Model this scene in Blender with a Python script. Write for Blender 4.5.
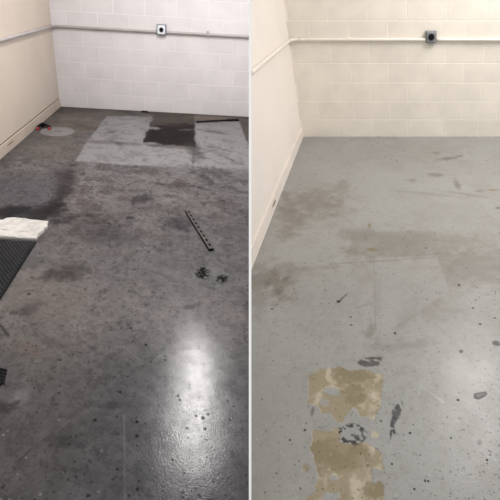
import bpy, bmesh, math, random
import numpy as np
from mathutils import Vector, Matrix

for o in list(bpy.data.objects):
    bpy.data.objects.remove(o)
SC = bpy.context.scene
COL = SC.collection
random.seed(4)

# ------------------------------------------------------------------ camera
F, PX = 438.0, 296.0
TH = math.atan(274 / 438.0)
S_, C_ = math.sin(TH), math.cos(TH)
CAM = np.array([0, 0, 1.54])
AX_R = np.array([1.0, 0, 0]); AX_U = np.array([0, S_, C_]); AX_W = np.array([0, C_, -S_])
cd = bpy.data.cameras.new('camera')
cam = bpy.data.objects.new('camera', cd); COL.objects.link(cam)
cam.location = CAM
cam.rotation_euler = (math.pi / 2 - TH, 0, 0)
cd.sensor_width = 36; cd.lens = 36 * F / 500; cd.shift_x = (250 - PX) / 500
cd.clip_start = 0.05
SC.camera = cam

# ------------------------------------------------------------------ world, lamps, exposure
w = bpy.data.worlds.new('world'); SC.world = w; w.use_nodes = True
bg = w.node_tree.nodes['Background']
bg.inputs[0].default_value = (1.0, 0.995, 0.995, 1); bg.inputs[1].default_value = 0.90

def lamp(name, loc, sx, sy, power, color, rz=0):
    l = bpy.data.lights.new(name, 'AREA'); l.shape = 'RECTANGLE'; l.size = sx; l.size_y = sy
    l.energy = power; l.color = color
    o = bpy.data.objects.new(name, l); COL.objects.link(o); o.location = loc; o.rotation_euler = (0, 0, rz)
    return o
lamp('ceiling_lamp', (-1.02, 3.95, 2.93), 0.11, 2.0, 82, (1.0, 0.97, 0.955), math.radians(10))
lamp('ceiling_lamp', (2.26, 3.75, 3.0), 0.16, 1.9, 82, (1.0, 0.975, 0.95), math.radians(-14))

vs = SC.view_settings
vs.view_transform = 'Standard'; vs.look = 'None'; vs.gamma = 1.0; vs.use_curve_mapping = False
vs.exposure = 0.0

# ------------------------------------------------------------------ helpers
def lin(c):
    c = np.asarray(c, float) / 255.0
    return np.where(c <= 0.04045, c / 12.92, ((c + 0.055) / 1.055) ** 2.4)

def L4(c): return (*[float(v) for v in lin(c)], 1.0)

def mat(name, rgb, rough=0.6, spec=0.5, metal=0.0, var=0.08, vscale=6.0, bump=0.0, bscale=60.0, objvar=0.0, rgb2=None):
    m = bpy.data.materials.new(name); m.use_nodes = True
    nt = m.node_tree; b = nt.nodes['Principled BSDF']
    b.inputs['Roughness'].default_value = rough; b.inputs['Metallic'].default_value = metal
    b.inputs['Specular IOR Level'].default_value = spec
    tc = nt.nodes.new('ShaderNodeTexCoord')
    nz = nt.nodes.new('ShaderNodeTexNoise'); nz.inputs['Scale'].default_value = vscale; nz.inputs['Detail'].default_value = 6
    nt.links.new(tc.outputs['Object'], nz.inputs['Vector'])
    rp = nt.nodes.new('ShaderNodeValToRGB')
    c = lin(rgb); c2 = lin(rgb2) if rgb2 is not None else c * (1 - 2 * var)
    rp.color_ramp.elements[0].position = 0.32; rp.color_ramp.elements[1].position = 0.62
    rp.color_ramp.elements[0].color = (*c2, 1); rp.color_ramp.elements[1].color = (*np.minimum(c, 0.95), 1)
    nt.links.new(nz.outputs['Fac'], rp.inputs['Fac'])
    out = rp.outputs['Color']
    if objvar:
        oi = nt.nodes.new('ShaderNodeObjectInfo')
        mr = nt.nodes.new('ShaderNodeMapRange'); mr.inputs['To Min'].default_value = 1 - objvar; mr.inputs['To Max'].default_value = 1.0
        nt.links.new(oi.outputs['Random'], mr.inputs['Value'])
        mx = nt.nodes.new('ShaderNodeMix'); mx.data_type = 'RGBA'; mx.blend_type = 'MULTIPLY'; mx.inputs['Factor'].default_value = 1
        nt.links.new(out, mx.inputs['A']); nt.links.new(mr.outputs['Result'], mx.inputs['B'])
        out = mx.outputs['Result']
        # shift the noise for each block
        va = nt.nodes.new('ShaderNodeVectorMath'); va.operation = 'ADD'
        nt.links.new(tc.outputs['Object'], va.inputs[0]); nt.links.new(oi.outputs['Location'], va.inputs[1])
        nt.links.new(va.outputs['Vector'], nz.inputs['Vector'])
    nt.links.new(out, b.inputs['Base Color'])
    if bump:
        n2 = nt.nodes.new('ShaderNodeTexNoise'); n2.inputs['Scale'].default_value = bscale; n2.inputs['Detail'].default_value = 4
        nt.links.new(tc.outputs['Object'], n2.inputs['Vector'])
        bp = nt.nodes.new('ShaderNodeBump'); bp.inputs['Strength'].default_value = bump; bp.inputs['Distance'].default_value = 0.01
        nt.links.new(n2.outputs['Fac'], bp.inputs['Height']); nt.links.new(bp.outputs['Normal'], b.inputs['Normal'])
    return m

def obj(name, verts, faces, m, parent=None, origin=None, smooth=False):
    """One mesh object. verts are world positions (parents have their own location only)."""
    verts = [np.asarray(v, float) for v in verts]
    if origin is None:
        origin = np.mean(verts, axis=0); origin[2] = min(v[2] for v in verts)
    me = bpy.data.meshes.new(name)
    me.from_pydata([tuple(v - origin) for v in verts], [], faces)
    bm = bmesh.new(); bm.from_mesh(me); bmesh.ops.recalc_face_normals(bm, faces=bm.faces); bm.to_mesh(me); bm.free()
    if smooth:
        for p in me.polygons: p.use_smooth = len(p.vertices) <= 4
    me.materials.append(m)
    o = bpy.data.objects.new(name, me); COL.objects.link(o)
    attach(o, origin, parent)
    return o

def world_loc(o):
    v = np.zeros(3)
    while o is not None:
        v = v + np.array(o.location); o = o.parent
    return v

def attach(o, origin, parent):
    if parent is not None:
        o.parent = parent
        o.location = Vector(origin - world_loc(parent))
    else:
        o.location = Vector(origin)

def empty(name, loc):
    o = bpy.data.objects.new(name, None); COL.objects.link(o); o.location = Vector(loc); o.empty_display_size = 0.05
    return o

def tag(o, label, cat, group=None):
    o['label'] = label; o['category'] = cat
    if group: o['group'] = group
    return o

def struct(o, label, cat='wall'):
    o['kind'] = 'structure'; o['label'] = label; o['category'] = cat
    return o

BOXF = [(0, 1, 2, 3), (4, 7, 6, 5), (0, 4, 5, 1), (1, 5, 6, 2), (2, 6, 7, 3), (3, 7, 4, 0)]

class Room:
    """Axes of one bay: s along its back wall, t out from the back wall, z up its walls."""
    def __init__(self, O, d1, dep, up):
        self.O, self.d1, self.tv, self.up = O, d1, -dep, up
        self.n = np.cross(d1, dep); self.n /= np.linalg.norm(self.n)
        self.M = np.array([self.d1, self.tv, self.up]).T
        self.Mf = np.array([self.d1, self.tv, self.n]).T
    def p(self, s, t, z=0.0): return self.O + self.d1 * s + self.tv * t + self.up * z
    def f(self, s, t, h=0.0): return self.O + self.d1 * s + self.tv * t + self.n * h   # h square to the floor
    def box(self, s0, s1, t0, t1, z0, z1, cham=0.0):
        """box in bay axes; cham chamfers the edges of the t1 face"""
        if not cham:
            v = [self.p(s, t, z) for t in (t0, t1) for s, z in ((s0, z0), (s1, z0), (s1, z1), (s0, z1))]
            return v, BOXF
        v = [self.p(s, t0, z) for s, z in ((s0, z0), (s1, z0), (s1, z1), (s0, z1))]
        v += [self.p(s, t1 - cham, z) for s, z in ((s0, z0), (s1, z0), (s1, z1), (s0, z1))]
        c = cham
        v += [self.p(s, t1, z) for s, z in ((s0 + c, z0 + c), (s1 - c, z0 + c), (s1 - c, z1 - c), (s0 + c, z1 - c))]
        f = []
        for a in (0, 4):
            for i in range(4):
                j = (i + 1) % 4
                f.append((a + i, a + j, a + 4 + j, a + 4 + i))
        f.append((8, 9, 10, 11)); f.append((3, 2, 1, 0))
        return v, f

def ray(x, y): return AX_R * (x - PX) / F + AX_U * (250 - y) / F + AX_W

def nrm(v): return v / np.linalg.norm(v)

UP = np.array([0, 0, 1.0])
# bay on the right (after cleaning), bay on the left (before cleaning)
rO = CAM + ray(302.3, 136.8) * (-1.54 / ray(302.3, 136.8)[2])
rup = -ray(414, 950); rup = rup / rup[2]
RB = Room(rO, AX_R, nrm(ray(366, -24)), rup)
lup = nrm(-ray(149, 950))
LB = Room(CAM + ray(60, 106.5) * 6.2, nrm(AX_R - AX_U * 0.055), nrm(ray(198, -13)), lup)

def on_floor(room, x, y):
    """floor point seen along a sight line"""
    r = ray(x, y)
    return CAM + r * ((room.O - CAM) @ room.n) / (r @ room.n)
def st(room, x, y):
    q = np.linalg.solve(room.Mf, on_floor(room, x, y) - room.O)
    return q[0], q[1]
def pix(P):
    D = P - CAM; z = D @ AX_W
    return PX + F * (D @ AX_R) / z, 250 - F * (D @ AX_U) / z

# ------------------------------------------------------------------ materials
M_block_l = mat('block_paint_white', (231, 228, 231), 0.6, 0.3, var=0.035, vscale=5, bump=0.25, bscale=90, objvar=0.05)
M_mort_l = mat('mortar_paint_white', (237, 234, 237), 0.6, 0.3, var=0.02, bump=0.15)
M_block_r = mat('block_paint_cream', (233, 224, 211), 0.6, 0.3, var=0.045, vscale=5, bump=0.25, bscale=90, objvar=0.05)
M_mort_r = mat('mortar_paint_cream', (239, 231, 219), 0.6, 0.3, var=0.02, bump=0.15)
M_side_l = mat('side_wall_tan', (214, 202, 189), 0.55, 0.3, var=0.035, vscale=1.8, bump=0.05, bscale=20)
M_side_r = mat('side_wall_cream', (230, 221, 211), 0.55, 0.3, var=0.025, vscale=1.6, bump=0.05, bscale=20)
M_base_l = mat('baseboard_tan', (206, 193, 179), 0.5, 0.4, var=0.06, vscale=4)
M_base_r = mat('baseboard_cream', (228, 217, 207), 0.5, 0.4, var=0.05, vscale=4)
M_gap_shade = mat('gap_shade', (70, 56, 46), 0.9, 0.1)  # shade in the gap above the left baseboard, painted dark brown
M_part = mat('partition_white', (250, 250, 250), 0.6, 0.2, var=0.0)
M_cond_l = mat('conduit_grey', (176, 170, 169), 0.4, 0.5, var=0.06)
M_cond_r = mat('conduit_cream', (226, 218, 207), 0.4, 0.5, var=0.05)
M_steel = mat('box_steel', (118, 120, 124), 0.35, 0.5, metal=0.3, var=0.12, vscale=30)
M_steel_l = mat('box_edge_bluegrey', (120, 128, 142), 0.4, 0.5, metal=0.2, var=0.1, vscale=30)
M_plate_w = mat('cover_plate_white', (232, 238, 246), 0.35, 0.5, var=0.02)
M_plate_g = mat('cover_plate_grey', (138, 138, 138), 0.4, 0.5, metal=0.2, var=0.06, vscale=30)
M_black = mat('black_plastic', (12, 12, 14), 0.5, 0.2, var=0.1)
M_screw = mat('screw_zinc', (170, 170, 168), 0.3, 0.5, metal=0.7, var=0.05)
M_rubber = mat('mat_rubber', (28, 28, 31), 0.7, 0.15, var=0.15, vscale=14)
M_stud = mat('mat_stud_rubber', (54, 54, 60), 0.6, 0.3, var=0.18, vscale=14)
M_pad = mat('white_pad', (205, 202, 198), 0.9, 0.1, var=0.1, vscale=16, bump=0.5, bscale=45)
M_cover = mat('cover_plate_floor', (124, 123, 123), 0.6, 0.3, var=0.1, vscale=12)
M_cover_d = mat('cover_slot', (86, 84, 84), 0.6, 0.3)
M_angle = mat('angle_iron', (72, 68, 66), 0.5, 0.5, metal=0.35, var=0.12, vscale=18)
M_angle_shade = mat('angle_iron_shade', (28, 25, 24), 0.8, 0.2, metal=0.0, var=0.12, vscale=18)  # same iron, with the shade of its side face put into the colour
M_hole = mat('slot_dark', (26, 23, 22), 0.9, 0.1)
M_red = mat('red_grip', (176, 62, 68), 0.5, 0.4, var=0.08, vscale=20)
M_dark = mat('dark_scrap', (34, 31, 31), 0.8, 0.2, var=0.15)

# ------------------------------------------------------------------ white dividing line, built as a partition between the bays
PXC = 250.1
def pp(Z, py): return CAM + ray(PXC, py) * Z
pn = nrm(np.cross(ray(PXC, 0), ray(PXC, 500))); pn = pn if pn[0] > 0 else -pn
def py_for(Z, h):          # sight-line row that reaches height h at distance Z
    # CAM.z + Z*(U.z*(250-py)/F + W.z) = h
    return 250 - F * (((h - CAM[2]) / Z) - AX_W[2]) / AX_U[2]
ZN = 1.45
ZF = 6.28
prof = [pp(ZN, py_for(ZN, -0.06)), pp(ZN, -30), pp(ZN, py_for(ZN, 3.25)), pp(ZF + 1.0, py_for(ZF + 1.0, 3.25)), pp(ZF, py_for(ZF, 1.2)), pp(ZF, py_for(ZF, -0.25))]
HT = 0.0041
v = [q - pn * HT for q in prof] + [q + pn * HT for q in prof]
k = len(prof)
fc = [tuple(range(k)), tuple(range(2 * k - 1, k - 1, -1))] + [(i, (i + 1) % k, k + (i + 1) % k, k + i) for i in range(k)]
struct(obj('wall_partition', v, fc, M_part), 'white dividing line built as a thin partition seen edge on between the dirty and the clean bay')

def part_hit(P, D, side):
    """point where line P+tD meets the partition face (side +1 right face, -1 left face)"""
    q = CAM + pn * HT * side
    return P + D * (((q - P) @ pn) / (D @ pn))

# ------------------------------------------------------------------ walls
def block_wall(room, name, label, s_end, bw, bh, rows, offs, m_b, m_m, right_clip):
    v, f = room.box(-0.25 if right_clip else -0.05, s_end, -0.12, 0.0, -0.2, 3.1 if right_clip else 2.45)
    if right_clip:   # end on the partition
        for i, P in enumerate(v):
            if i in (1, 2, 5, 6):
                v[i] = part_hit(P, room.d1, -1)
    wl = struct(obj(name, v, f, m_m), label)
    J = 0.0045
    cache = {}
    for r in range(rows):
        z0 = r * bh + J; z1 = (r + 1) * bh - J
        off = offs[r % 2]
        kk = -1
        while True:
            a = off + kk * bw; b = a + bw; kk += 1
            if b <= 0.03: continue
            if a >= s_end: break
            a2 = max(a, 0.002); lim = s_end
            if right_clip:
                lim = min(np.linalg.solve(room.M, part_hit(room.p(0, 0.008, z), room.d1, -1) - room.O)[0] for z in (z0, z1)) - 0.001
            b2 = min(b, lim)
            if b2 - a2 < 0.02: break
            key = round(b2 - a2, 3)
            org = room.p(a2, 0, z0)
            if key not in cache:
                vv, ff = room.box(a2 + (J if a2 == a else 0), b2 - (J if b2 == b else 0), -0.002, 0.0020, z0, z1, 0.0012)
                o = obj('block', vv, ff, m_b, wl, origin=org)
                cache[key] = o
            else:
                o = cache[key].copy(); COL.objects.link(o); o.parent = wl
                o.location = Vector(org - world_loc(wl))
            if b2 < b: break
    return wl

BWL, BHL, BWR, BHR = 0.402, 0.203, 0.392, 0.1945
wall_bl = block_wall(LB, 'wall_back_left', 'white painted concrete block wall behind the dirty dark floor', 2.8, BWL, BHL, 11, (0.0, BWL / 2), M_block_l, M_mort_l, True)
wall_br = block_wall(RB, 'wall_back_right', 'cream painted concrete block wall behind the clean grey floor', 4.3, BWR, BHR, 11, (0.41 - BWR, 0.215 - BWR), M_block_r, M_mort_r, False)

# side wall of the left bay
BBL, BBR = 0.127, 0.108
v, f = LB.box(-0.15, 0.0, -0.1, 5.2, BBL - 0.004, 3.1)
wall_sl = struct(obj('wall_left', v, f, M_side_l), 'smooth tan painted side wall beside the dirty floor')
v, f = LB.box(-0.15, -0.006, -0.1, 5.2, -0.1, BBL + 0.02)
obj('wall_core', v, f, M_gap_shade, wall_sl)
v, f = LB.box(-0.01, 0.013, -0.004, 5.2, -0.02, BBL - 0.018)
bb_l = struct(obj('baseboard_left', v, f, M_base_l), 'tan baseboard with a dark gap above it beside the dirty floor', 'baseboard')

# side wall of the right bay runs from the back corner to the partition
def wedge(room, s0, s1, t0, z0, z1):
    """slab s0..s1 from t0 to the partition's right face"""
    v = []
    for s in (s0, s1):
        for z in (z0, z1):
            P = room.p(s, t0, z); v += [P, part_hit(P, room.tv, 1)]
    # order: (s0 z0 back, near),(s0 z1 back, near),(s1 z0..),(s1 z1..)
    f = [(0, 1, 3, 2), (4, 6, 7, 5), (0, 4, 5, 1), (2, 3, 7, 6), (0, 2, 6, 4), (1, 5, 7, 3)]
    return v, f
v, f = wedge(RB, -0.03, 0.0, -0.02, BBR - 0.003, 2.45)
wall_sr = struct(obj('wall_side_right', v, f, M_side_r), 'smooth cream side wall between the partition and the clean block wall')
v, f = wedge(RB, -0.03, -0.004, -0.02, -0.05, BBR + 0.02)
obj('wall_core', v, f, M_base_r, wall_sr)
v, f = wedge(RB, -0.008, 0.012, -0.004, -0.02, BBR - 0.010)
bb_r = struct(obj('baseboard_right', v, f, M_base_r), 'cream baseboard beside the clean grey floor', 'baseboard')

def lozenge(name, room, s, t, z, lt, lz, m, parent):
    """small flat oval plug on a baseboard face"""
    N = 14
    v = [room.p(s, t + lt * math.cos(2 * math.pi * i / N), z + lz * math.sin(2 * math.pi * i / N)) for i in range(N)]
    v += [room.p(s + 0.003, t + 0.8 * lt * math.cos(2 * math.pi * i / N), z + 0.8 * lz * math.sin(2 * math.pi * i / N)) for i in range(N)]
    f = [(i, (i + 1) % N, N + (i + 1) % N, N + i) for i in range(N)] + [tuple(range(N, 2 * N))]
    return obj(name, v, f, m, parent)
M_slot = mat('baseboard_scuff', (142, 122, 106), 0.7, 0.2)
lozenge('scuff_mark', LB, 0.0125, 1.95, 0.07, 0.10, 0.007, M_slot, bb_l)
lozenge('scuff_mark', RB, 0.0115, 1.83, 0.05, 0.075, 0.012, M_slot, bb_r)

# ------------------------------------------------------------------ noise
_rng = np.random.default_rng(11)
_T = _rng.random((256, 256))
def vnoise(x, y):
    xi = np.floor(x).astype(int); yi = np.floor(y).astype(int)
    fx = x - xi; fy = y - yi
    fx = fx * fx * (3 - 2 * fx); fy = fy * fy * (3 - 2 * fy)
    a = _T[xi % 256, yi % 256]; b = _T[(xi + 1) % 256, yi % 256]; c = _T[xi % 256, (yi + 1) % 256]; d = _T[(xi + 1) % 256, (yi + 1) % 256]
    return (a * (1 - fx) + b * fx) * (1 - fy) + (c * (1 - fx) + d * fx) * fy
def fbm(x, y, sc, oct=5, seed=0, gain=0.55):
    out = 0; amp = 1; tot = 0
    for i in range(oct):
        out = out + amp * vnoise(x * sc + 17.3 * seed + 5.1 * i, y * sc + 9.7 * seed + 3.3 * i); tot += amp; amp *= gain; sc *= 2.03
    return out / tot     # 0..1, mean .5
def sstep(a, b, x):
    t = np.clip((x - a) / (b - a), 0, 1); return t * t * (3 - 2 * t)

class Floor:
    """Dense floor mesh whose albedo (paint, bare concrete, oil, dirt, some painted light) is worked out per vertex."""
    def __init__(self, px, py, room):
        self.room = room; self.shape = px.shape
        r = AX_R[None, None] * ((px - PX) / F)[..., None] + AX_U[None, None] * ((250 - py) / F)[..., None] + AX_W[None, None]
        k = ((room.O - CAM) @ room.n) / (r @ room.n)
        self.P = CAM + r * k[..., None]
        q = (self.P - room.O) @ np.linalg.inv(room.Mf).T
        self.x, self.y = q[..., 0], q[..., 1]
        self.px, self.py = px, py
        self.col = np.zeros(px.shape + (3,)); self.rough = np.full(px.shape, 0.45); self.spec = np.full(px.shape, 0.4); self.h = np.zeros(px.shape); self.pit = np.zeros(px.shape)
    def n(self, sc, seed=0, oct=5, ax=1.0, gain=0.55): return fbm(self.x * ax, self.y, sc, oct, seed, gain)
    def blend(self, m, rgb):
        m = np.clip(m, 0, 1)[..., None]; self.col = self.col * (1 - m) + np.array(rgb, float) * m
    def mul(self, m, k):
        m = np.clip(m, 0, 1)[..., None]; self.col = self.col * (1 - m + m * np.array(k, float))
    def poly(self, pts, soft=1.5, wob=0.0, wsc=12, seed=3):
        """1 inside the outline of a stain; soft and wobbly edge"""
        x, y = self.px, self.py
        d = np.full(x.shape, 1e9); ins = np.zeros(x.shape, bool)
        for i in range(len(pts)):
            (x0, y0), (x1, y1) = pts[i], pts[(i + 1) % len(pts)]
            ex, ey = x1 - x0, y1 - y0
            t = np.clip(((x - x0) * ex + (y - y0) * ey) / (ex * ex + ey * ey + 1e-9), 0, 1)
            d = np.minimum(d, np.hypot(x - x0 - t * ex, y - y0 - t * ey))
            if y0 != y1:
                c = ((y0 > y) != (y1 > y)) & (x < (x1 - x0) * (y - y0) / (y1 - y0) + x0); ins ^= c
        sd = np.where(ins, d, -d)
        if wob: sd = sd + (self.n(wsc, seed, 6, gain=0.68) - 0.5) * 2.2 * wob
        return sstep(-soft, soft, sd)
    def ell(self, cx, cy, rx, ry, rot=0, soft=0.5, wob=0.0, wsc=20, seed=5):
        c, s = math.cos(rot), math.sin(rot)
        dx, dy = self.px - cx, self.py - cy
        u, v_ = (dx * c + dy * s) / rx, (-dx * s + dy * c) / ry
        d = 1 - np.hypot(u, v_)
        if wob: d = d + (self.n(wsc, seed, 5) - 0.5) * 2 * wob
        return sstep(-soft, soft, d)
    def speck(self, cx, cy, r, rgb, a=1.0):
        """round mark of radius r metres"""
        s, t = st(self.room, cx, cy)
        c0 = self.py[:, self.shape[1] // 2] - (self.py[0, self.shape[1] // 2] - self.py[0, -1]) * 0
        i0, i1 = np.searchsorted(c0, cy - 24), np.searchsorted(c0, cy + 24)
        m = (sstep(r * 1.25, r * 0.7, np.hypot(self.x[i0:i1] - s, self.y[i0:i1] - t)) * a)[..., None]
        if rgb[0] < 90: self.pit[i0:i1] = np.maximum(self.pit[i0:i1], m[..., 0])
        self.col[i0:i1] = self.col[i0:i1] * (1 - m) + np.array(rgb, float) * m
    gain = 1.0
    def build(self, name, m, label):
        H, W = self.shape
        P = self.P + self.room.n[None, None] * self.h[..., None]
        idx = np.arange(H * W).reshape(H, W)
        f = np.stack([idx[:-1, :-1], idx[1:, :-1], idx[1:, 1:], idx[:-1, 1:]], -1).reshape(-1, 4)
        me = bpy.data.meshes.new(name)
        me.vertices.add(H * W); me.vertices.foreach_set('co', P.reshape(-1).astype(np.float32))
        me.loops.add(f.size); me.loops.foreach_set('vertex_index', f.reshape(-1).astype(np.int32))
        me.polygons.add(len(f)); me.polygons.foreach_set('loop_start', (np.arange(len(f)) * 4).astype(np.int32))
        me.update(calc_edges=True)
        a = me.attributes.new('albedo', 'FLOAT_COLOR', 'POINT')
        c = np.concatenate([lin(np.clip(self.col, 0, 255)) * self.gain, np.ones(self.shape + (1,))], -1)
        a.data.foreach_set('color', c.reshape(-1).astype(np.float32))
        a = me.attributes.new('gloss', 'FLOAT', 'POINT'); a.data.foreach_set('value', self.rough.reshape(-1).astype(np.float32))
        a = me.attributes.new('coat', 'FLOAT', 'POINT'); a.data.foreach_set('value', self.spec.reshape(-1).astype(np.float32))
        me.polygons.foreach_set('use_smooth', np.ones(len(f), bool))
        me.materials.append(m)
        o = bpy.data.objects.new(name, me); COL.objects.link(o)
        struct(o, label, 'floor')
        if me.polygons[0].normal.z < 0: me.flip_normals()
        return o

def floor_mat(name, grain, bump, bscale, spec):
    m = bpy.data.materials.new(name); m.use_nodes = True; nt = m.node_tree; b = nt.nodes['Principled BSDF']
    at = nt.nodes.new('ShaderNodeAttribute'); at.attribute_name = 'albedo'
    rg = nt.nodes.new('ShaderNodeAttribute'); rg.attribute_name = 'gloss'
    tc = nt.nodes.new('ShaderNodeTexCoord')
    nz = nt.nodes.new('ShaderNodeTexNoise'); nz.inputs['Scale'].default_value = 70; nz.inputs['Detail'].default_value = 8; nz.inputs['Roughness'].default_value = 0.7
    nt.links.new(tc.outputs['Object'], nz.inputs['Vector'])
    mr = nt.nodes.new('ShaderNodeMapRange'); mr.inputs['From Min'].default_value = 0.3; mr.inputs['From Max'].default_value = 0.7
    mr.inputs['To Min'].default_value = 1 - grain; mr.inputs['To Max'].default_value = 1 + grain
    nt.links.new(nz.outputs['Fac'], mr.inputs['Value'])
    mx = nt.nodes.new('ShaderNodeMix'); mx.data_type = 'RGBA'; mx.blend_type = 'MULTIPLY'; mx.inputs['Factor'].default_value = 1
    nt.links.new(at.outputs['Color'], mx.inputs['A']); nt.links.new(mr.outputs['Result'], mx.inputs['B'])
    nt.links.new(mx.outputs['Result'], b.inputs['Base Color'])
    nt.links.new(rg.outputs['Fac'], b.inputs['Roughness'])
    sp = nt.nodes.new('ShaderNodeAttribute'); sp.attribute_name = 'coat'
    nt.links.new(sp.outputs['Fac'], b.inputs['Specular IOR Level'])
    n2 = nt.nodes.new('ShaderNodeTexNoise'); n2.inputs['Scale'].default_value = bscale; n2.inputs['Detail'].default_value = 3
    nt.links.new(tc.outputs['Object'], n2.inputs['Vector'])
    bp = nt.nodes.new('ShaderNodeBump'); bp.inputs['Strength'].default_value = bump; bp.inputs['Distance'].default_value = 0.004
    nt.links.new(n2.outputs['Fac'], bp.inputs['Height']); nt.links.new(bp.outputs['Normal'], b.inputs['Normal'])
    return m

# ------------------------------------------------------------------ left floor
def wall_px_left(yc):     # where the left wall meets a floor row
    # row: y = yc + .055 (x-125);  wall foot runs from (60,106.5) towards (198,-13)
    k = (-13 - 106.5) / (198 - 60.0)
    return (106.5 - 60 * k - yc + 0.055 * 125) / (0.055 - k)
rows_c = np.concatenate([np.arange(109.9, 300, 0.65), np.arange(300, 512, 0.8), np.arange(515, 660, 8.0)])
xw = np.array([wall_px_left(y) for y in rows_c]) - 1.0
xm = np.maximum(-25.0, xw + 0.05 * (250.1 - xw))
cols = [xw + (xm - xw) * i / 24.0 for i in range(24)] + [xm + (250.1 - xm) * i / 360.0 for i in range(361)]
px = np.stack(cols, 1); py = rows_c[:, None] + 0.055 * (px - 125)
# keep the near rows out of the partition's foot
fl = Floor(px, py, LB)
X, Y = fl.px, fl.py
big = fl.n(1.6, 1); mid = fl.n(6, 2); fine = fl.n(28, 3); streak = fbm(fl.x * 0.8 + fl.y * 0.25, fl.y, 9, 5, 9)
fl.col[:] = (96, 93, 93)
fl.blend(sstep(0.42, 0.62, big) * 0.6, (108, 101, 97))
fl.mul(sstep(0.50, 0.72, mid) * 0.5, (0.80, 0.79, 0.79))
fl.mul(sstep(0.55, 0.35, streak) * 0.35, (1.16, 1.14, 1.13))
# near floor is blended darker
fl.blend(sstep(300, 400, Y) * 0.85, (68, 66, 67))
fl.mul(sstep(0.46, 0.62, fl.n(5, 21)) * sstep(330, 420, Y) * 0.5, (0.82, 0.81, 0.82))
fl.mul(sstep(0.54, 0.40, fl.n(9, 22)) * sstep(230, 330, Y) * 0.3, (1.14, 1.13, 1.13))
# brownish dirt in the middle distance
fl.blend(fl.ell(90, 195, 120, 40, 0, 0.6, 0.8, 3, 6) * 0.45, (108, 101, 97))
fl.blend(sstep(0.52, 0.66, fl.n(11, 14)) * sstep(330, 180, Y) * 0.55, (70, 63, 60))
fl.blend(sstep(0.55, 0.7, fl.n(14, 15, ax=0.5)) * sstep(260, 150, Y) * 0.5, (128, 124, 121))
# smooth greyer zone by the side wall, with a dark rim
fl.blend(fl.poly([(-40, 176), (58, 172), (52, 214), (-40, 222)], 10, 6, 4, 8) * 0.75, (84, 83, 86))
fl.blend(fl.ell(61, 194, 7, 26, 0.35, 0.9, 0.9, 12, 9) * 0.9, (46, 43, 44))
fl.blend(fl.ell(62, 176, 12, 6, 0.2, 0.8, 0.8, 8, 10) * 0.5, (54, 51, 52))
fl.mul(sstep(0.5, 0.64, fl.n(38, 91, 6, gain=0.7)) * 0.6, (0.74, 0.73, 0.73))
fl.mul(sstep(0.5, 0.38, fl.n(30, 92, 6, gain=0.7)) * 0.5, (1.16, 1.15, 1.15))
fl.blend(sstep(0.62, 0.72, fl.n(24, 93, 6, gain=0.7)) * 0.6, (46, 43, 43))
fl.blend(fl.ell(12, 214, 52, 6.5, 0.02, 0.7, 1.2, 14, 4) * 0.95, (28, 27, 31))
fl.blend(fl.ell(33, 214, 20, 2.2, -0.08, 0.6, 1.2, 18, 12) * 0.45, (92, 95, 108))  # bluish highlight on the black smear, painted into the floor colour
fl.blend(fl.ell(45, 210, 14, 5, -0.3, 0.7, 1.2, 14, 13) * 0.9, (30, 28, 31))
fl.blend(fl.ell(10, 150, 80, 10, -0.75, 0.8, 0.9, 6, 16) * 0.45, (76, 72, 72))
# far strip along the back wall
far = sstep(121, 113, Y - 0.055 * (X - 125))
fl.blend(far * 0.8, (84, 77, 72)); fl.blend(far * sstep(0.45, 0.6, fl.n(5, 18)) * 0.7, (60, 54, 51))
fl.blend(fl.ell(78, 122, 20, 9, 0, 0.7, 0.8, 6, 19) * 0.6, (112, 98, 88))
fl.blend(fl.ell(82, 126, 16, 3, 0.25, 0.8, 1.0, 9, 20) * 0.6, (60, 54, 50))
fl.blend(fl.ell(60, 145, 36, 14, 0, 0.7, 1.0, 5, 24) * 0.45, (112, 102, 95))
# lighter patches where machines stood
n14 = fl.n(14, 31)
lp = np.maximum.reduce([
    fl.poly([(107, 115.5), (154, 117), (142.5, 144.5), (88, 141)], 0.9, 1.6, 9),
    fl.poly([(88, 140), (143, 144), (158, 148), (193, 149), (192, 168), (150, 166), (75, 161)], 1.0, 2.0, 9),
    fl.poly([(195, 123), (239, 121.5), (249, 146), (252, 169), (194, 168)], 0.9, 1.8, 9)])
fl.blend(lp * 0.88, (141, 139, 138))
fl.mul(lp * sstep(0.5, 0.66, n14) * 0.55, (0.78, 0.77, 0.77))
fl.blend(fl.poly([(88, 140), (143, 143.5), (143, 146), (86, 143)], 0.7, 1.2, 12) * 0.65, (98, 92, 90))
fl.blend(fl.poly([(170, 165), (250, 168), (250, 178), (170, 176)], 3, 4, 8) * 0.45, (126, 123, 121))
for a in [(112, 132, 4.5, 1.3, -.1), (117, 143, 5, 1.6, .3), (115, 171, 4, 1, 0), (214, 132, 9, 1, .15), (225, 150, 14, .8, .2), (206, 152, 10, .8, -.2), (232, 160, 9, .7, .4)]:
    fl.blend(fl.ell(a[0], a[1], a[2], a[3], a[4], 0.8, 1.4, 26, 33) * 0.6, (62, 59, 60))
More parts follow.
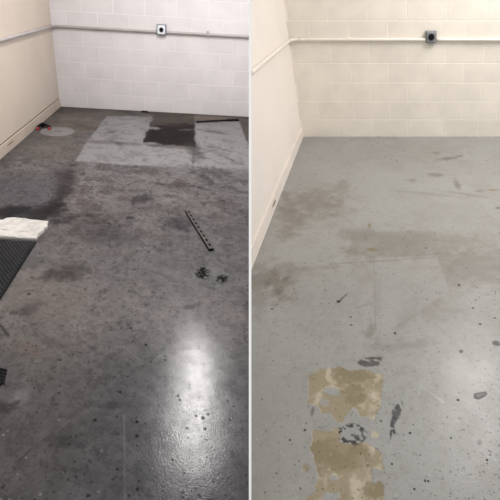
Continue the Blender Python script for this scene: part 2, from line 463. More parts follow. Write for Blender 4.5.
# oil soaked rectangle between them
oil = fl.poly([(154.5, 113.5), (194, 114), (195, 146.5), (142, 144.5)], 1.0, 2.6, 9, 40)
fl.blend(oil * 0.92, (72, 65, 60))
fl.blend(oil * fl.poly([(150, 126), (194, 124), (197, 147), (140, 146)], 3, 4, 10, 41) * 0.95, (34, 30, 29))
fl.blend(fl.ell(170, 119, 20, 3, 0, 0.8, 0.8, 8, 42) * 0.5, (90, 82, 76))
fl.blend(fl.ell(152, 128, 8, 1.2, 0.08, 0.5, 1.0, 12, 43) * 0.85, (136, 133, 131))
fl.blend(fl.ell(151, 143.5, 9, 1.4, 0.05, 0.5, 1.0, 12, 44) * 0.85, (138, 136, 134))
fl.blend(fl.ell(187, 130, 6, 1.0, 0, 0.5, 1.0, 12, 45) * 0.6, (128, 124, 121))
fl.blend(fl.ell(194, 150, 9, 6, 0.9, 0.8, 0.9, 9, 46) * 0.75, (62, 57, 55))
fl.blend(fl.poly([(240, 120), (252, 120), (252, 146), (249, 145)], 1.0, 1.2, 8) * 0.85, (74, 67, 62))
fl.blend(fl.ell(216, 118, 26, 1.4, 0.05, 0.7, 0.6, 8, 47) * 0.6, (128, 112, 98))
# scuffs below the patches
for a in [(210, 172, 22, 4, .1, .45), (208, 180, 8, 3, .6, .5), (143, 199, 10, 4, -.3, .6), (170, 185, 14, 3, .1, .35), (195, 186, 6, 1.2, .2, .6), (130, 218, 3, 1, 0, .8),
          (178, 222, 14, 6, 0, .4), (181, 227, 8, 3, .5, .5), (120, 235, 20, 9, .2, .25), (62, 274, 16, 7, -.25, .55), (75, 272, 6, 5, .2, .35), (30, 309, 12, 4, -.3, .5), (95, 225, 26, 12, .2, .25),
          (60, 345, 22, 5, .3, .3), (62, 440, 12, 9, .2, .4), (5, 408, 14, 5, -.3, .85), (110, 405, 26, 3, .05, .35), (150, 455, 12, 20, .1, .35), (235, 230, 20, 10, 0, .2), (190, 308, 9, 2, -.3, .6), (185, 375, 12, 4, -.2, .35)]:
    fl.blend(fl.ell(a[0], a[1], a[2], a[3], a[4], 0.7, 1.5, 26, 50 + a[0] % 7) * a[5] * 1.15, (40, 38, 41))
fl.blend(fl.ell(30, 348, 14, 6, .3, .8, .8, 10, 61) * 0.4, (104, 82, 76))
fl.blend(fl.ell(45, 300, 30, 20, 0, .8, .6, 6, 62) * 0.25, (112, 95, 90))
fl.blend(fl.ell(20, 396, 9, 7, -.6, .8, .8, 10, 63) * 0.5, (126, 123, 122))  # pale glow beside the dark spot, a highlight painted in
for a in [(6, 408, 9, 4.5, -.2, .8), (14, 404, 6, 2, -.4, .7), (63, 440, 7, 6, .2, .6), (80, 446, 4, 3, 0, .5), (46, 440, 3, 2, 0, .5), (50, 274, 9, 4, -.3, .45), (70, 277, 8, 4, .1, .4), (4, 330, 7, 2, .9, .7), (140, 470, 6, 16, .1, .3), (112, 404, 5, 2.5, .2, .6), (93, 348, 5, 2, .2, .4), (150, 440, 4, 12, .2, .35)]:
    fl.blend(fl.ell(a[0], a[1], a[2], a[3], a[4], 0.6, 0.7, 40, 50 + a[0] % 7) * a[5], (34, 32, 36))
# black drips
for cx, cy, rx, ry, sd in [(202.5, 273, 5, 4.2, 70), (222, 279, 4.2, 3.2, 71)]:
    m = fl.ell(cx, cy, rx * 1.25, ry * 1.25, -0.2, 0.3, 2.2, 75, sd) * sstep(1.9, 1.0, np.hypot((X - cx) / rx, (Y - cy) / ry))
    fl.blend(m * (0.97 if sd == 70 else 0.8), (16, 14, 14)); fl.pit = np.maximum(fl.pit, m)
# thin edge lines of an older coat
def line(F_, x0, y0, x1, y1, wd, rgb, a):
    ex, ey = x1 - x0, y1 - y0; L2 = ex * ex + ey * ey
    t = np.clip(((F_.px - x0) * ex + (F_.py - y0) * ey) / L2, 0, 1)
    d = np.hypot(F_.px - x0 - t * ex, F_.py - y0 - t * ey) + (F_.n(20, 80) - 0.5) * 2.5
    F_.blend(sstep(wd, wd * 0.3, np.abs(d)) * a, rgb)
line(fl, 124, 415, 125, 505, 1.1, (112, 108, 108), 0.5)
line(fl, 80, 404, 140, 407, 1.2, (56, 54, 55), 0.5)
line(fl, 18, 462, 32, 448, 1.2, (48, 46, 48), 0.7)
line(fl, 56, 440, 63, 428, 1.1, (48, 46, 48), 0.6)
line(fl, 0, 325, 8, 335, 1.6, (44, 42, 44), 0.8)
line(fl, 132, 225, 126, 275, 0.8, (76, 72, 72), 0.5)
line(fl, 242, 445, 249, 435, 0.8, (170, 168, 168), 0.7)
rs = np.random.default_rng(5)
for i in range(620):
    cy = 110 + 390 * rs.random() ** 0.75; cx = 250 * rs.random()
    if cx < xw[0] and cy < 170: continue
    dark = rs.random() < 0.9
    fl.speck(cx, cy, rs.uniform(0.0018, 0.0055) * (1.6 if cy < 250 else 1), (30, 27, 28) if dark else (132, 130, 128), rs.uniform(.35, .95))
for cx, cy, r in [(29, 294, .011), (131, 328, .008), (146, 345, .01), (165, 360, .008), (199, 346, .006), (178, 396, .008), (180, 400, .008), (203, 418, .011), (196, 416, .008), (208, 414, .008), (205, 429, .009), (187, 428, .007), (137, 422, .009), (137, 436, .008), (60, 360, .008), (26, 350, .007), (230, 420, .006), (95, 420, .009), (120, 392, .008), (98, 300, .006), (128, 316, .006), (152, 292, .007), (230, 255, .006), (187, 240, .009), (193, 245, .006), (192, 243, .006), (155, 247, .008)]:
    fl.speck(cx, cy, r * 0.85, (26, 23, 24), 0.92)
fl.rough = 0.19 + 0.12 * (fl.n(8, 90) - 0.5) + 0.25 * sstep(330, 180, Y)
fl.spec = 0.36 - 0.29 * sstep(330, 200, Y)            # dirt has dulled the coat towards the back; reflection cut so stains show
fl.spec *= 1 - 0.8 * np.clip(oil, 0, 1)
fl.spec *= 1 - 0.9 * fl.pit
fl.spec *= 0.82 + 0.36 * sstep(0.3, 0.7, fl.n(34, 95, 6, gain=0.7))
M_floor_l = floor_mat('worn_dark_floor', 0.2, 0.10, 150, 0.6)
fl.mul(1.0 + 0 * X, (0.965, 0.98, 1.0))
fl.gain = 0.87
fl.build('floor_left', M_floor_l, 'dirty dark grey painted concrete floor with oil stains and pale patches')

# ------------------------------------------------------------------ right floor
rows_c = np.concatenate([np.arange(136.8, 300, 0.65), np.arange(300, 512, 0.7), np.arange(515, 660, 8.0)])
def wall_px_right(y): return 302.3 + (y - 136.8) * (366 - 302.3) / (-24 - 136.8)
xw = np.maximum(np.array([wall_px_right(y) for y in rows_c]) - 0.6, 250.1)
cols = [xw + (525 - xw) * i / 380.0 for i in range(380)] + [525 + (900 - 525) * i / 20.0 + 0 * xw for i in range(21)]
px = np.stack(cols, 1); py = rows_c[:, None] + 0 * px
fr = Floor(px, py, RB)
X, Y = fr.px, fr.py
fr.col[:] = (163, 161, 156)
fr.blend(sstep(215, 150, Y) * 0.7, (153, 153, 152))
fr.mul(sstep(0.46, 0.62, fr.n(3, 2)) * 0.35, (0.93, 0.92, 0.91))
fr.mul(sstep(0.5, 0.66, fr.n(9, 3)) * 0.35, (0.93, 0.92, 0.91))
fr.mul(sstep(0.5, 0.62, fr.n(36, 4, 6, gain=0.7)) * 0.5, (0.93, 0.925, 0.92))
fr.blend(sstep(330, 260, X) * sstep(300, 420, Y) * 0.45, (152, 147, 138))  # light gradient painted in: darker and warmer at the near left
# brownish wear where the coat is thin
brown = (126, 119, 110)
for a in [(312, 204, 30, 11, .0, .6), (292, 222, 10, 12, .3, .55), (290, 214, 9, 10, .2, .4), (280, 288, 10, 12, .2, .7), (262, 281, 12, 8, -.3, .6), (256, 295, 8, 14, 0, .4), (285, 270, 24, 8, 0, .35), (345, 184, 5, 6, .8, .5),
          (352, 250, 8, 4, .2, .6), (360, 235, 16, 5, .1, .45), (320, 268, 36, 2, -.05, .35), (395, 246, 30, 14, 0, .35), (410, 240, 12, 6, 0, .35), (470, 266, 34, 14, .1, .45), (452, 262, 12, 8, 0, .35), (430, 305, 20, 14, .5, .35),
          (408, 315, 6, 14, .4, .35), (460, 240, 26, 6, 0, .3), (400, 345, 36, 4, -.06, .3), (378, 300, 3, 30, 0, .35), (370, 333, 4, 8, 0, .5), (395, 270, 40, 18, 0, .2), (425, 152, 40, 10, 0, .25)]:
    fr.blend(fr.ell(a[0], a[1], a[2], a[3], a[4], 0.8, 1.5, 18, 20 + a[0] % 9) * a[5] * 1.1, brown)
# rectangles left by roller overlaps
fr.blend(fr.poly([(352, 231), (437, 231), (438, 256), (372, 258), (350, 250)], 1.4, 1.5, 10) * 0.4, (133, 128, 121))
fr.blend(fr.poly([(372, 258), (438, 256), (446, 283), (448, 292), (374, 340)], 1.4, 1.2, 10) * 0.4, (168, 167, 163))
fr.blend(fr.poly([(440, 255), (505, 250), (505, 284), (448, 287)], 1.6, 2, 8) * 0.4, (138, 134, 128))
fr.blend(fr.poly([(342, 178), (430, 170), (505, 200), (505, 232), (344, 230)], 3, 2, 6) * 0.2, (164, 165, 162))
line(fr, 374, 258, 376, 345, 1.1, (136, 128, 122), 0.5)
line(fr, 330, 264, 440, 257, 1.1, (120, 116, 110), 0.45)
# small marks in the distance
for a in [(448, 158.5, 7, 1.3, -.1, .75), (458, 156.5, 4, .9, -.2, .7), (437, 153, 4, 1, 0, .5), (436, 175, 7, 2, .1, .5), (457, 184, 2, 6, -.5, .55), (480, 191, 4, 1.4, 0, .4), (470, 195, 26, 1.2, .15, .25), (498, 208, 3, 1.0, 0, .8), (408, 180, 5, 1, 0, .4), (430, 194, 30, 1.2, .1, .2), (413, 181, 3, 2, 0, .3)]:
    fr.blend(fr.ell(a[0], a[1], a[2], a[3], a[4], 0.7, 0.9, 12, 40 + a[0] % 5) * a[5], (100, 95, 90))
for a in [(372, 249.5, 4, 1.6, .1), (369.5, 226, 1.2, 2.6, 0), (492, 190, 5, 1, 0)]:
    fr.blend(fr.ell(a[0], a[1], a[2], a[3], a[4], 0.6, 0.6, 16, 47) * 0.8, (128, 112, 76))
for a in [(286, 279, 4, 1.5, -.5), (279, 292, 4, 3, 0), (267, 284, 3, 4, .5)]:
    fr.blend(fr.ell(a[0], a[1], a[2], a[3], a[4], 0.7, 0.8, 20, 48) * 0.5, (100, 92, 82))
# bare concrete where the coat has come off
bare1 = fr.poly([(308, 376), (312, 372), (318, 370), (330, 368), (343.6, 367), (352, 371), (362, 369.5), (372, 372), (381, 372), (384, 380), (383, 388), (380, 398), (380, 408), (374, 419), (366, 417), (360, 415), (355, 407.5), (350, 410), (347, 414), (342, 421), (334, 420), (330, 411.6), (321, 415), (318, 406.5), (308, 402), (309, 388)], 0.9, 4.5, 34, 50)
hole = np.maximum(fr.ell(332, 391, 7, 3.5, .2, .3, 1.0, 40, 51), fr.ell(323, 402, 5, 4, 0, .3, 1.0, 40, 52) * 0.8)
bare2 = fr.poly([(314.5, 429), (326, 432), (338.5, 426), (339, 441), (354, 445), (365.7, 440), (372.5, 447), (382.7, 455), (383, 469), (372.5, 468), (371, 480), (384, 484), (385, 520), (295, 520), (302, 499), (315, 490), (318, 469), (311, 449)], 0.9, 4.5, 34, 53)
bare3 = np.maximum(fr.ell(376, 434, 3, 3, 0, .3, 1.2, 40, 54), fr.ell(306, 467, 3, 3, 0, .3, 1.2, 40, 55)) * 0.7
hole2 = np.maximum(fr.ell(330, 497, 8, 4, 0, .3, 1.0, 40, 56), fr.ell(333, 478, 4, 2, 0, .3, 1.0, 40, 57))
bare = np.maximum.reduce([bare1 * (1 - hole), bare2 * (1 - hole2), bare3])
tn = fr.n(16, 60); tn2 = fr.n(7, 61)
fr.blend(bare, (163, 151, 127))
fr.blend(bare * sstep(0.5, 0.66, tn) * 0.8, (200, 189, 167))
fr.blend(bare * sstep(0.5, 0.36, tn2) * 0.7, (140, 127, 102))
fr.blend(bare * sstep(345, 380, X) * sstep(0.42, 0.6, fr.n(22, 62)) * 0.6, (204, 194, 173))
fr.h = -0.0018 * bare
# black residue
def scrape(m_, a, sc, seed, ang, rgb=(44, 42, 42)):
    """streaky residue: stripes along direction ang"""
    c, s = math.cos(ang), math.sin(ang)
    u = fr.x * c + fr.y * s; v_ = -fr.x * s + fr.y * c
    z = fbm(u * 0.35, v_, sc, 4, seed)
    fr.blend(m_ * sstep(0.30, 0.46, z) * (0.7 + 0.6 * (fr.n(60, seed + 3) - 0.3)) * a, rgb)
scrape(fr.poly([(358, 362), (362, 359), (372, 357.5), (384, 356.5), (381, 362), (378, 366.5), (365, 367), (359, 366)], 1.2, 1.8, 30, 70), 0.85, 40, 71, 0.2, (56, 51, 48))
scrape(fr.poly([(392, 411), (396, 405), (402, 400), (403.5, 406), (400, 415), (396, 422), (394, 428), (391, 426)], 1.0, 1.5, 36, 72), 0.95, 55, 73, 1.2, (48, 47, 48))
scrape(fr.poly([(390, 430), (395, 428.5), (395.5, 435), (391, 439), (388, 443), (389.5, 437)], 0.9, 1.0, 36, 74), 0.98, 55, 75, 1.3, (40, 39, 40))
ring = np.clip(fr.ell(352, 434, 14.5, 10.5, .1, .12) - fr.ell(352, 434, 10, 6.5, .1, .12), 0, 1)
fr.blend(ring * sstep(0.47, 0.55, fr.n(70, 76)) * 0.85, (46, 44, 44))
fr.blend(fr.ell(356, 437, 4, 2.5, .5, .3, 1.0, 80, 77) * 0.7, (50, 48, 47))
fr.blend(fr.ell(312.5, 411, 1.4, 4, .2, .4, .6, 40, 78) * 0.6, (88, 84, 80))
chip = fr.poly([(474, 394), (478, 392.5), (486, 391.5), (487.5, 394), (484, 397), (478, 399.5), (474, 398)], 0.8, .6, 50, 79)
fr.blend(chip, (122, 117, 112)); fr.blend(chip * (1 - fr.poly([(475, 394.5), (485, 392.5), (486, 394), (478, 398)], 0.8)) * 0.8, (44, 41, 40))
fr.blend(fr.ell(495.5, 343, 4, 2.6, .2, .35, .4, 40, 80) * 0.98, (38, 36, 35))
fr.blend(fr.ell(461, 351.5, 2.2, 1.8, 0, .4, .5, 40, 81) * 0.98, (36, 34, 33))
fr.blend(fr.ell(479.5, 443, 2.4, 3, 0, .4, .6, 40, 82) * 0.6, (92, 88, 85))
line(fr, 338, 302, 346, 295, 0.9, (64, 60, 56), 0.85); fr.speck(338.5, 301.5, .012, (52, 48, 46), .9)
line(fr, 419, 393, 421, 383, 0.9, (198, 198, 196), 0.5); line(fr, 430, 392, 443, 402, 0.9, (198, 198, 196), 0.5)
line(fr, 345, 312, 372, 303, 0.7, (132, 128, 124), 0.5)
rs = np.random.default_rng(9)
for i in range(900):
    cy = 215 + 290 * rs.random() ** 0.8
    cx = 500 - 245 * rs.random() ** (1.7 if rs.random() < .75 else 1.0)
    k = rs.random()
    fr.speck(cx, cy, rs.uniform(0.0016, 0.0031) * (1.5 if cy < 300 else 1), (56, 53, 52) if k < .84 else (200, 199, 196), rs.uniform(.3, .9))
for cx, cy, r in [(426, 248, .011), (459, 285, .012), (395, 333, .010), (458, 400, .009), (351, 317, .008), (351, 325, .008), (272, 309, .009), (410, 433, .008), (425, 481, .006), (428, 481, .006), (414.5, 489, .006), (392, 464, .006), (451, 438, .006), (487, 460, .007), (480, 324, .010), (473, 308, .009), (495, 318, .008), (476, 300, .008), (305, 430, .007), (290, 440, .006), (381, 421, .006)]:
    fr.speck(cx, cy, r * 0.68, (36, 33, 32), 0.95)
fr.rough = 0.31 + 0.14 * (fr.n(8, 90) - 0.5) + 0.3 * bare
fr.spec = (0.3 - 0.26 * bare) * (1 - 0.9 * np.maximum(fr.pit, 0.6 * chip))
M_floor_r = floor_mat('grey_painted_floor', 0.09, 0.09, 140, 0.45)
fr.gain = 0.76
fr.build('floor_right', M_floor_r, 'clean light grey painted concrete floor with two bare tan patches')

# ------------------------------------------------------------------ conduits
def tube(path, r, N=12):
    """round tube along world points"""
    path = [np.asarray(p, float) for p in path]
    if len(path) == 2:
        path = [path[0] + (path[1] - path[0]) * k for k in (0, 0.02, 0.5, 0.98, 1)]
    v, f = [], []
    a = None
    for i, p in enumerate(path):
        d = nrm(path[min(i + 1, len(path) - 1)] - path[max(i - 1, 0)])
        if a is None:
            a = np.cross(d, UP if abs(d[2]) < 0.9 else AX_R)
        a = nrm(a - d * (a @ d)); b = np.cross(d, a)
        for k in range(N):
            t = 2 * math.pi * k / N
            v.append(p + r * (a * math.cos(t) + b * math.sin(t)))
    for i in range(len(path) - 1):
        for k in range(N):
            f.append((i * N + k, i * N + (k + 1) % N, (i + 1) * N + (k + 1) % N, (i + 1) * N + k))
    f.append(tuple(range(N))[::-1]); f.append(tuple(range((len(path) - 1) * N, len(path) * N)))
    return v, f

def wall_pt(room, x, y, t=0.05):
    """point at depth t in front of the back wall on a sight line, as s,z"""
    n = np.cross(room.d1, room.up); P0 = room.p(0, t, 0); r = ray(x, y)
    P = CAM + r * ((P0 - CAM) @ n) / (r @ n)
    q = np.linalg.solve(room.M, P - room.O); return q[0], q[2]
def sides(room, x, y, hw, t):
    s = wall_pt(room, x, y, t)[0]; return s - hw, s + hw

def conduit(room, z, r, back_s, side_t, m, bend, label, straps, box_s, group=None):
    """pipe along the side wall, a bend in the corner, pipe along the back wall"""
    e = empty('conduit', room.p(0.4, r, z)); tag(e, label, 'conduit', group)
    off = r + 0.003
    for s0, s1 in ((bend + off, box_s[0]), (box_s[1], back_s)):
        v, f = tube([room.p(s0, off, z), room.p(s1, off, z)], r)
        obj('pipe', v, f, m, e, smooth=True)
    v, f = tube([room.p(off, bend + off, z), room.p(off, side_t, z)], r)
    obj('pipe', v, f, m, e, smooth=True)
    pts = []
    for i in range(9):
        a = i / 8 * math.pi / 2
        pts.append(room.p(off + bend * (1 - math.sin(a)), off + bend * (1 - math.cos(a)), z))
    v, f = tube(pts, r * 1.0)
    obj('elbow', v, f, m, e, smooth=True)
    for kind, q in straps:
        if kind == 'b':
            v, f = room.box(q - 0.012, q + 0.012, 0.0045, off * 2 + 0.002, z - r - 0.003, z + r + 0.003, 0.004)
            s_ = obj('strap', v, f, m, e)
            v, f = room.box(q - 0.012, q + 0.012, 0.0045, 0.009, z + r + 0.003, z + r + 0.022, 0.002)
            obj('strap_tab', v, f, m, s_)
        elif kind == 'c':
            v, f = tube([room.p(q - 0.03, off, z), room.p(q + 0.03, off, z)], r * 1.16)
            obj('coupling', v, f, m, e, smooth=True)
        else:
            v, f = room.box(0.001, off * 2 + 0.002, q - 0.012, q + 0.012, z - r - 0.003, z + r + 0.003)
            s_ = obj('strap', v, f, m, e)
            v, f = room.box(0.001, 0.005, q - 0.012, q + 0.012, z + r + 0.003, z + r + 0.022)
            obj('strap_tab', v, f, m, s_)
    return e

ZL, ZR = 1.035, 0.997
sL = np.linalg.solve(LB.M, part_hit(LB.p(0, 0.02, ZL), LB.d1, -1) - LB.O)[0] - 0.006
tR = np.linalg.solve(RB.M, part_hit(RB.p(0.02, 0, ZR), RB.tv, 1) - RB.O)[1] - 0.006
conduit(LB, ZL, 0.018, sL, 5.1, M_cond_l, 0.05, 'grey electrical conduit running around the corner of the white block wall', [('b', 2.02), ('s', 2.6)], sides(LB, 161.3, 29.8, 0.060, 0.05))
conduit(RB, ZR, 0.0165, 4.2, tR, M_cond_r, 0.08, 'cream painted conduit bending around the corner of the cream block wall', [('c', 0.62), ('c', 3.2)], sides(RB, 431.3, 37.0, 0.052, 0.045))

def disc(room, s, z, t0, t1, r, N=20, r2=None):
    r2 = r if r2 is None else r2
    v = [room.p(s + r * math.cos(2 * math.pi * i / N), t0, z + r * math.sin(2 * math.pi * i / N)) for i in range(N)]
    v += [room.p(s + r2 * math.cos(2 * math.pi * i / N), t1, z + r2 * math.sin(2 * math.pi * i / N)) for i in range(N)]
    f = [(i, (i + 1) % N, N + (i + 1) % N, N + i) for i in range(N)] + [tuple(range(N, 2 * N)), tuple(range(N))[::-1]]
    return v, f

def elec_box(room, x, y, hw, hh, dpt, m_body, m_plate, label, plate_in, rr, m_ring):
    s, z = wall_pt(room, x, y, dpt)
    e = empty('electrical_box', room.p(s, 0.02, z - hh)); tag(e, label, 'electrical box')
    v, f = room.box(s - hw, s + hw, 0.0045, dpt, z - hh, z + hh, 0.006)
    body = obj('body', v, f, m_body, e)
    v, f = room.box(s - hw + plate_in, s + hw - plate_in, dpt - 0.002, dpt + 0.006, z - hh + plate_in, z + hh - plate_in, 0.004)
    pl = obj('cover_plate', v, f, m_plate, e)
    if m_ring is not None:
        v, f = disc(room, s, z, dpt + 0.005, dpt + 0.010, rr * 1.22, r2=rr * 1.15); obj('socket_rim', v, f, m_ring, pl)
    v, f = disc(room, s, z, dpt + 0.005, dpt + 0.016, rr, r2=rr * 0.9)
    sk = obj('socket', v, f, M_black, e)
    v, f = disc(room, s, z, dpt + 0.0155, dpt + 0.0185, rr * 0.45); obj('socket_core', v, f, M_black, sk)
    for ds in (-1, 1):
        for dz in (-1, 1):
            q = plate_in + 0.008
            v, f = disc(room, s + ds * (hw - q), z + dz * (hh - q), dpt + 0.005, dpt + 0.009, 0.0045, 8)
            obj('screw', v, f, M_screw, pl)
    for ds in (-0.014, 0.014):
        v, f = tube([room.p(s + ds, dpt * 0.6, z - hh + 0.002), room.p(s + ds, dpt * 0.6, z - hh - 0.022)], 0.008, 8)
        obj('cable_fitting', v, f, M_screw, e)
    return e
elec_box(LB, 161.3, 29.8, 0.060, 0.062, 0.05, M_steel_l, M_plate_w, 'white faced electrical box with a black round socket on the white block wall', 0.010, 0.028, None)
elec_box(RB, 431.3, 37.0, 0.052, 0.054, 0.045, M_steel, M_plate_g, 'grey steel electrical box with a black round socket on the cream block wall', 0.008, 0.031, M_steel)

# ------------------------------------------------------------------ things on the dirty floor
def prism(room, pts, h0, h1, shrink=0.0):
    """outline in floor metres, raised from h0 to h1"""
    N = len(pts); c = np.mean(pts, axis=0)
    v = [room.f(s, t, h0) for s, t in pts] + [room.f(*(np.array(p) + (c - p) * shrink), h1) for p in pts]
    f = [tuple(range(N))[::-1], tuple(range(N, 2 * N))] + [(i, (i + 1) % N, N + (i + 1) % N, N + i) for i in range(N)]
    return v, f

# rubber mat with raised studs
ms1 = 0.857; ms0 = -0.05 + 0.09; mt0 = 3.825; mt1 = 4.78
e = empty('rubber_mat', LB.f(0.45, 4.2, 0)); tag(e, 'black studded rubber mat lying on the dirty floor below the white pad', 'mat')
v, f = prism(LB, [(ms0, mt0), (ms1, mt0), (ms1, mt1), (ms0, mt1)], 0.0, 0.009, 0.004)
obj('mat_base', v, f, M_rubber, e)
v, f = [], []
stp = 0.027; i = 0; tt = mt0 + 0.012
while tt < mt1 - 0.012:
    ss = ms0 + 0.012 + (stp / 2 if i % 2 else 0)
    while ss < ms1 - 0.012:
        b = len(v); a = 0.0095
        for ds, dt in ((-a, 0), (0, -a), (a, 0), (0, a)): v.append(LB.f(ss + ds, tt + dt, 0.0085))
        for ds, dt in ((-a, 0), (0, -a), (a, 0), (0, a)): v.append(LB.f(ss + ds * .45, tt + dt * .45, 0.0135))
        f += [(b + k, b + (k + 1) % 4, b + 4 + (k + 1) % 4, b + 4 + k) for k in range(4)] + [(b + 4, b + 5, b + 6, b + 7)]
        ss += stp
    tt += stp * 0.62; i += 1
o = obj('studs', v, f, M_stud, e); o['kind'] = 'stuff'

# torn scrap of lattice mat at the frame edge
e = empty('mat_scrap', LB.f(1.06, 5.03, 0)); tag(e, 'small black scrap of lattice rubber mat by the left edge, nearest the viewer', 'mat scrap')
cs, ct = st(LB, -6, 378)
cell = 0.018
n_ = 0
def bar2(p, q, wd, h): 
    p, q = np.array(p), np.array(q); d = (q - p) / np.linalg.norm(q - p); m_ = np.array([-d[1], d[0]]) * wd
    return prism(LB, [p - m_, q - m_, q + m_, p + m_], 0.0, h)
for i in range(-3, 4):
    ext = 0.055 - 0.004 * abs(i)
    a = np.array([cs + i * cell * 0.8 - ext * .35, ct - ext * .8]); b = np.array([cs + i * cell * 0.8 + ext * .35, ct + ext * .8])
    obj('lattice_bar', *bar2(a, b, 0.0032, 0.008), M_rubber, e)
    a = np.array([cs - ext * .8, ct + i * cell - ext * .25]); b = np.array([cs + ext * .95, ct + i * cell + ext * .2])
    obj('lattice_bar', *bar2(a, b, 0.0032, 0.0085), M_rubber, e)

# white pad behind the mat
out = [(-60, 220), (-30, 216.5), (-10, 218.5), (3, 219), (8, 217.3), (15, 216.6), (22, 217.4), (30, 219), (40, 219.6), (48.5, 220.3), (47.6, 223), (48, 226), (44, 228.5), (45, 231), (40, 235), (36.3, 239.5), (28, 239.5), (14, 238.6), (0, 237.9), (-30, 236.2), (-62, 234.4)]
out = [(x, y + (2.4 if y < 229 else 0.6)) for x, y in out]
ol = [np.array(st(LB, *q)) for q in out]
# densify the outline, then rings towards the centre line
dl = []
for i in range(len(ol)):
    a, b = ol[i], ol[(i + 1) % len(ol)]
    m_ = max(1, int(np.linalg.norm(b - a) / 0.025))
    for k in range(m_): dl.append(a + (b - a) * k / m_)
dl = np.array(dl); N = len(dl)
cen = dl.mean(0)
tm = cen[1]
rings = [(0.0, 0.0), (0.0, 0.75), (0.05, 0.95), (0.25, 1.0), (0.5, 1.05), (0.75, 1.0), (0.95, 1.0)]
v, f = [], []
for kx, (g, hh) in enumerate(rings):
    for i in range(N):
        p = dl[i]
        tgt = np.array([p[0] * 0.9 + cen[0] * 0.1, tm + 0.25 * (p[1] - tm)])
        q = p + (tgt - p) * g
        h = 0.019 * hh
        if kx > 1:
            h += 0.012 * (float(fbm(np.array(q[0]), np.array(q[1]), 14, 3, 4)) - 0.5) * 2
        v.append(LB.f(q[0], q[1], max(h, 0.0)))
for kx in range(len(rings) - 1):
    for i in range(N):
        j = (i + 1) % N
        f.append((kx * N + i, kx * N + j, (kx + 1) * N + j, (kx + 1) * N + i))
f.append(tuple((len(rings) - 1) * N + i for i in range(N)))
f.append(tuple(range(N))[::-1])
tag(obj('white_pad', v, f, M_pad, smooth=False), 'rumpled white absorbent pad with ragged edge at the end of the black mat', 'pad')

# slotted angle iron
a = np.array(st(LB, 184.8, 212.2)); b = np.array(st(LB, 208.8, 251.2))
d = (b - a) / np.linalg.norm(b - a); q = np.array([d[1], -d[0]]); q = q if q[0] > 0 else -q      # q points to the right
Ln = np.linalg.norm(b - a); wd = 0.042
e = empty('slotted_angle', LB.f(*((a + b) / 2), 0)); tag(e, 'rusty slotted angle iron strip lying across the dirty floor', 'metal strip')
nh = 9; sl = 0.022
def fpt(u, w, h): return LB.f(*(a + d * u + q * w), h)
# flat leg: frame with real slots, 3 strips across and bridges between the slots
v, f = [], []
def add_box(u0, u1, w0, w1, h0, h1):
    k0 = len(v)
    for h in (h0, h1):
        for u, w_ in ((u0, w0), (u1, w0), (u1, w1), (u0, w1)): v.append(fpt(u, w_, h))
    f.extend([tuple(k0 + i for i in ff) for ff in BOXF])
w0s, w1s = 0.017, 0.031
add_box(0, Ln, 0.004, w0s, 0.016, 0.020); add_box(0, Ln, w1s, wd, 0.016, 0.020)
pitch = Ln / (nh + 0.4); us = 0.0
for i in range(nh):
    u0 = pitch * (i + 0.35)
    add_box(us, u0, w0s, w1s, 0.016, 0.020); us = u0 + pitch * 0.5
add_box(us, Ln, w0s, w1s, 0.016, 0.020)
fl_ = obj('slotted_leg', v, f, M_angle, e)
v, f = [], []
add_box(0.0, Ln, 0.0, 0.004, 0.0, 0.020)
obj('upright_leg', v, f, M_angle_shade, e)
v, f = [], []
add_box(0.0, Ln, 0.006, wd - 0.004, 0.0, 0.0028)  # dark sheet under the leg, seen through the slots
obj('dark_layer', v, f, M_hole, e)

# dark rod near the back wall
a = np.array(st(LB, 196.5, 122.8)); b = np.array(st(LB, 238.5, 120.8))
v, f = tube([LB.f(*(a + (b - a) * k), 0.012 + 0.004 * math.sin(3 * k)) for k in np.linspace(0, 1, 9)], 0.011, 8)
e = empty('rod', LB.f(*((a + b) / 2), 0)); tag(e, 'thin dark rod lying along the back of the pale patch', 'rod')
obj('shaft', v, f, M_dark, e, smooth=True)
v, f = tube([LB.f(*(a + (b - a) * 0.72), 0.016), LB.f(*(a + (b - a) * 1.0), 0.014)], 0.017, 8)
obj('sleeve', v, f, M_dark, e, smooth=True)

# black scrap at the foot of the back wall
e0 = st(LB, 145, 112.2)
pts = [(e0[0] + x, e0[1] + y) for x, y in ((-.06, .0), (-.04, -.03), (0.0, -.02), (.05, -.03), (.065, .01), (.02, .03), (-.02, .02), (-.045, .035))]
pts = [(s, max(t, 0.015)) for s, t in pts]
v, f = prism(LB, pts, 0.0, 0.018, 0.35)
tag(obj('scrap', v, f, M_dark), 'small black scrap lying against the foot of the white block wall', 'scrap')

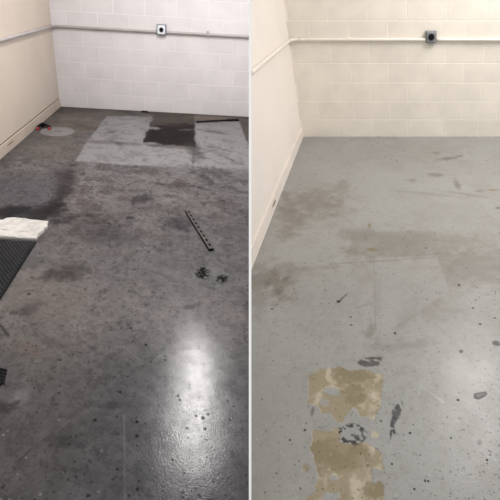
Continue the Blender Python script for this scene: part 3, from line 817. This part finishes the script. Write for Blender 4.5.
# round cover plate
cs, ct = 0.295, 1.228
e = empty('floor_cover', LB.f(cs, ct, 0)); tag(e, 'round pale grey cover plate on the floor by the side wall', 'cover')
N = 32
def ringp(r, h): return [LB.f(cs + r * math.cos(2 * math.pi * i / N), ct + r * math.sin(2 * math.pi * i / N), h) for i in range(N)]
v = ringp(.198, 0) + ringp(.198, .004) + ringp(.19, .007) + ringp(.172, .007) + ringp(.168, .0055)
f = [(r * N + i, r * N + (i + 1) % N, (r + 1) * N + (i + 1) % N, (r + 1) * N + i) for r in range(4) for i in range(N)] + [tuple(range(4 * N, 5 * N)), tuple(range(N))[::-1]]
pl = obj('plate', v, f, M_cover, e)
v, f = prism(LB, [(cs - .035, ct - .008), (cs + .035, ct - .02), (cs + .04, ct - .006), (cs - .03, ct + .008)], .005, .008)
obj('lifting_slot', v, f, M_cover_d, pl)

# pliers with red grips leaning at the baseboard
piv = np.array([0.078, 1.07]); g1 = np.array([0.06, 1.215]); g2 = np.array([0.195, 1.20])
e = empty('pliers', LB.f(0.1, 1.08, 0)); tag(e, 'black pliers with red grip ends on the floor beside the side wall', 'pliers')
zb = 0.016
def lp2(p, q, k): return p + (q - p) * k
for g, bow in ((g1, np.array([-.012, 0])), (g2, np.array([.03, -.02]))):
    pts = [LB.f(*(lp2(piv, g, k) + bow * math.sin(math.pi * k)), zb + 0.022 * (1 - k)) for k in np.linspace(0, .8, 8)]
    v, f = tube(pts, 0.019, 8); hd = obj('handle', v, f, M_black, e, smooth=True)
    pts = [LB.f(*(lp2(piv, g, k) + bow * math.sin(math.pi * k)), zb + 0.022 * (1 - k)) for k in np.linspace(.78, 1.02, 5)]
    v, f = tube(pts, 0.0145, 8); obj('grip', v, f, M_red, hd, smooth=True)
for sg in (-1, 1):
    jw = [(piv[0] + sg * .002, piv[1] + .012), (piv[0] + sg * .022, piv[1] + .005), (piv[0] + sg * .018, piv[1] - .035), (piv[0] + sg * .006, piv[1] - .06), (piv[0] + sg * .001, piv[1] - .058)]
    v, f = prism(LB, jw, 0.018, 0.044, 0.08); obj('jaw', v, f, M_black, e)
v = [LB.f(piv[0] + .014 * math.cos(2 * math.pi * i / 12), piv[1] + .014 * math.sin(2 * math.pi * i / 12), h) for h in (0.0, .05) for i in range(12)]
f = [(i, (i + 1) % 12, 12 + (i + 1) % 12, 12 + i) for i in range(12)] + [tuple(range(12, 24)), tuple(range(12))[::-1]]
obj('pivot', v, f, M_black, e)
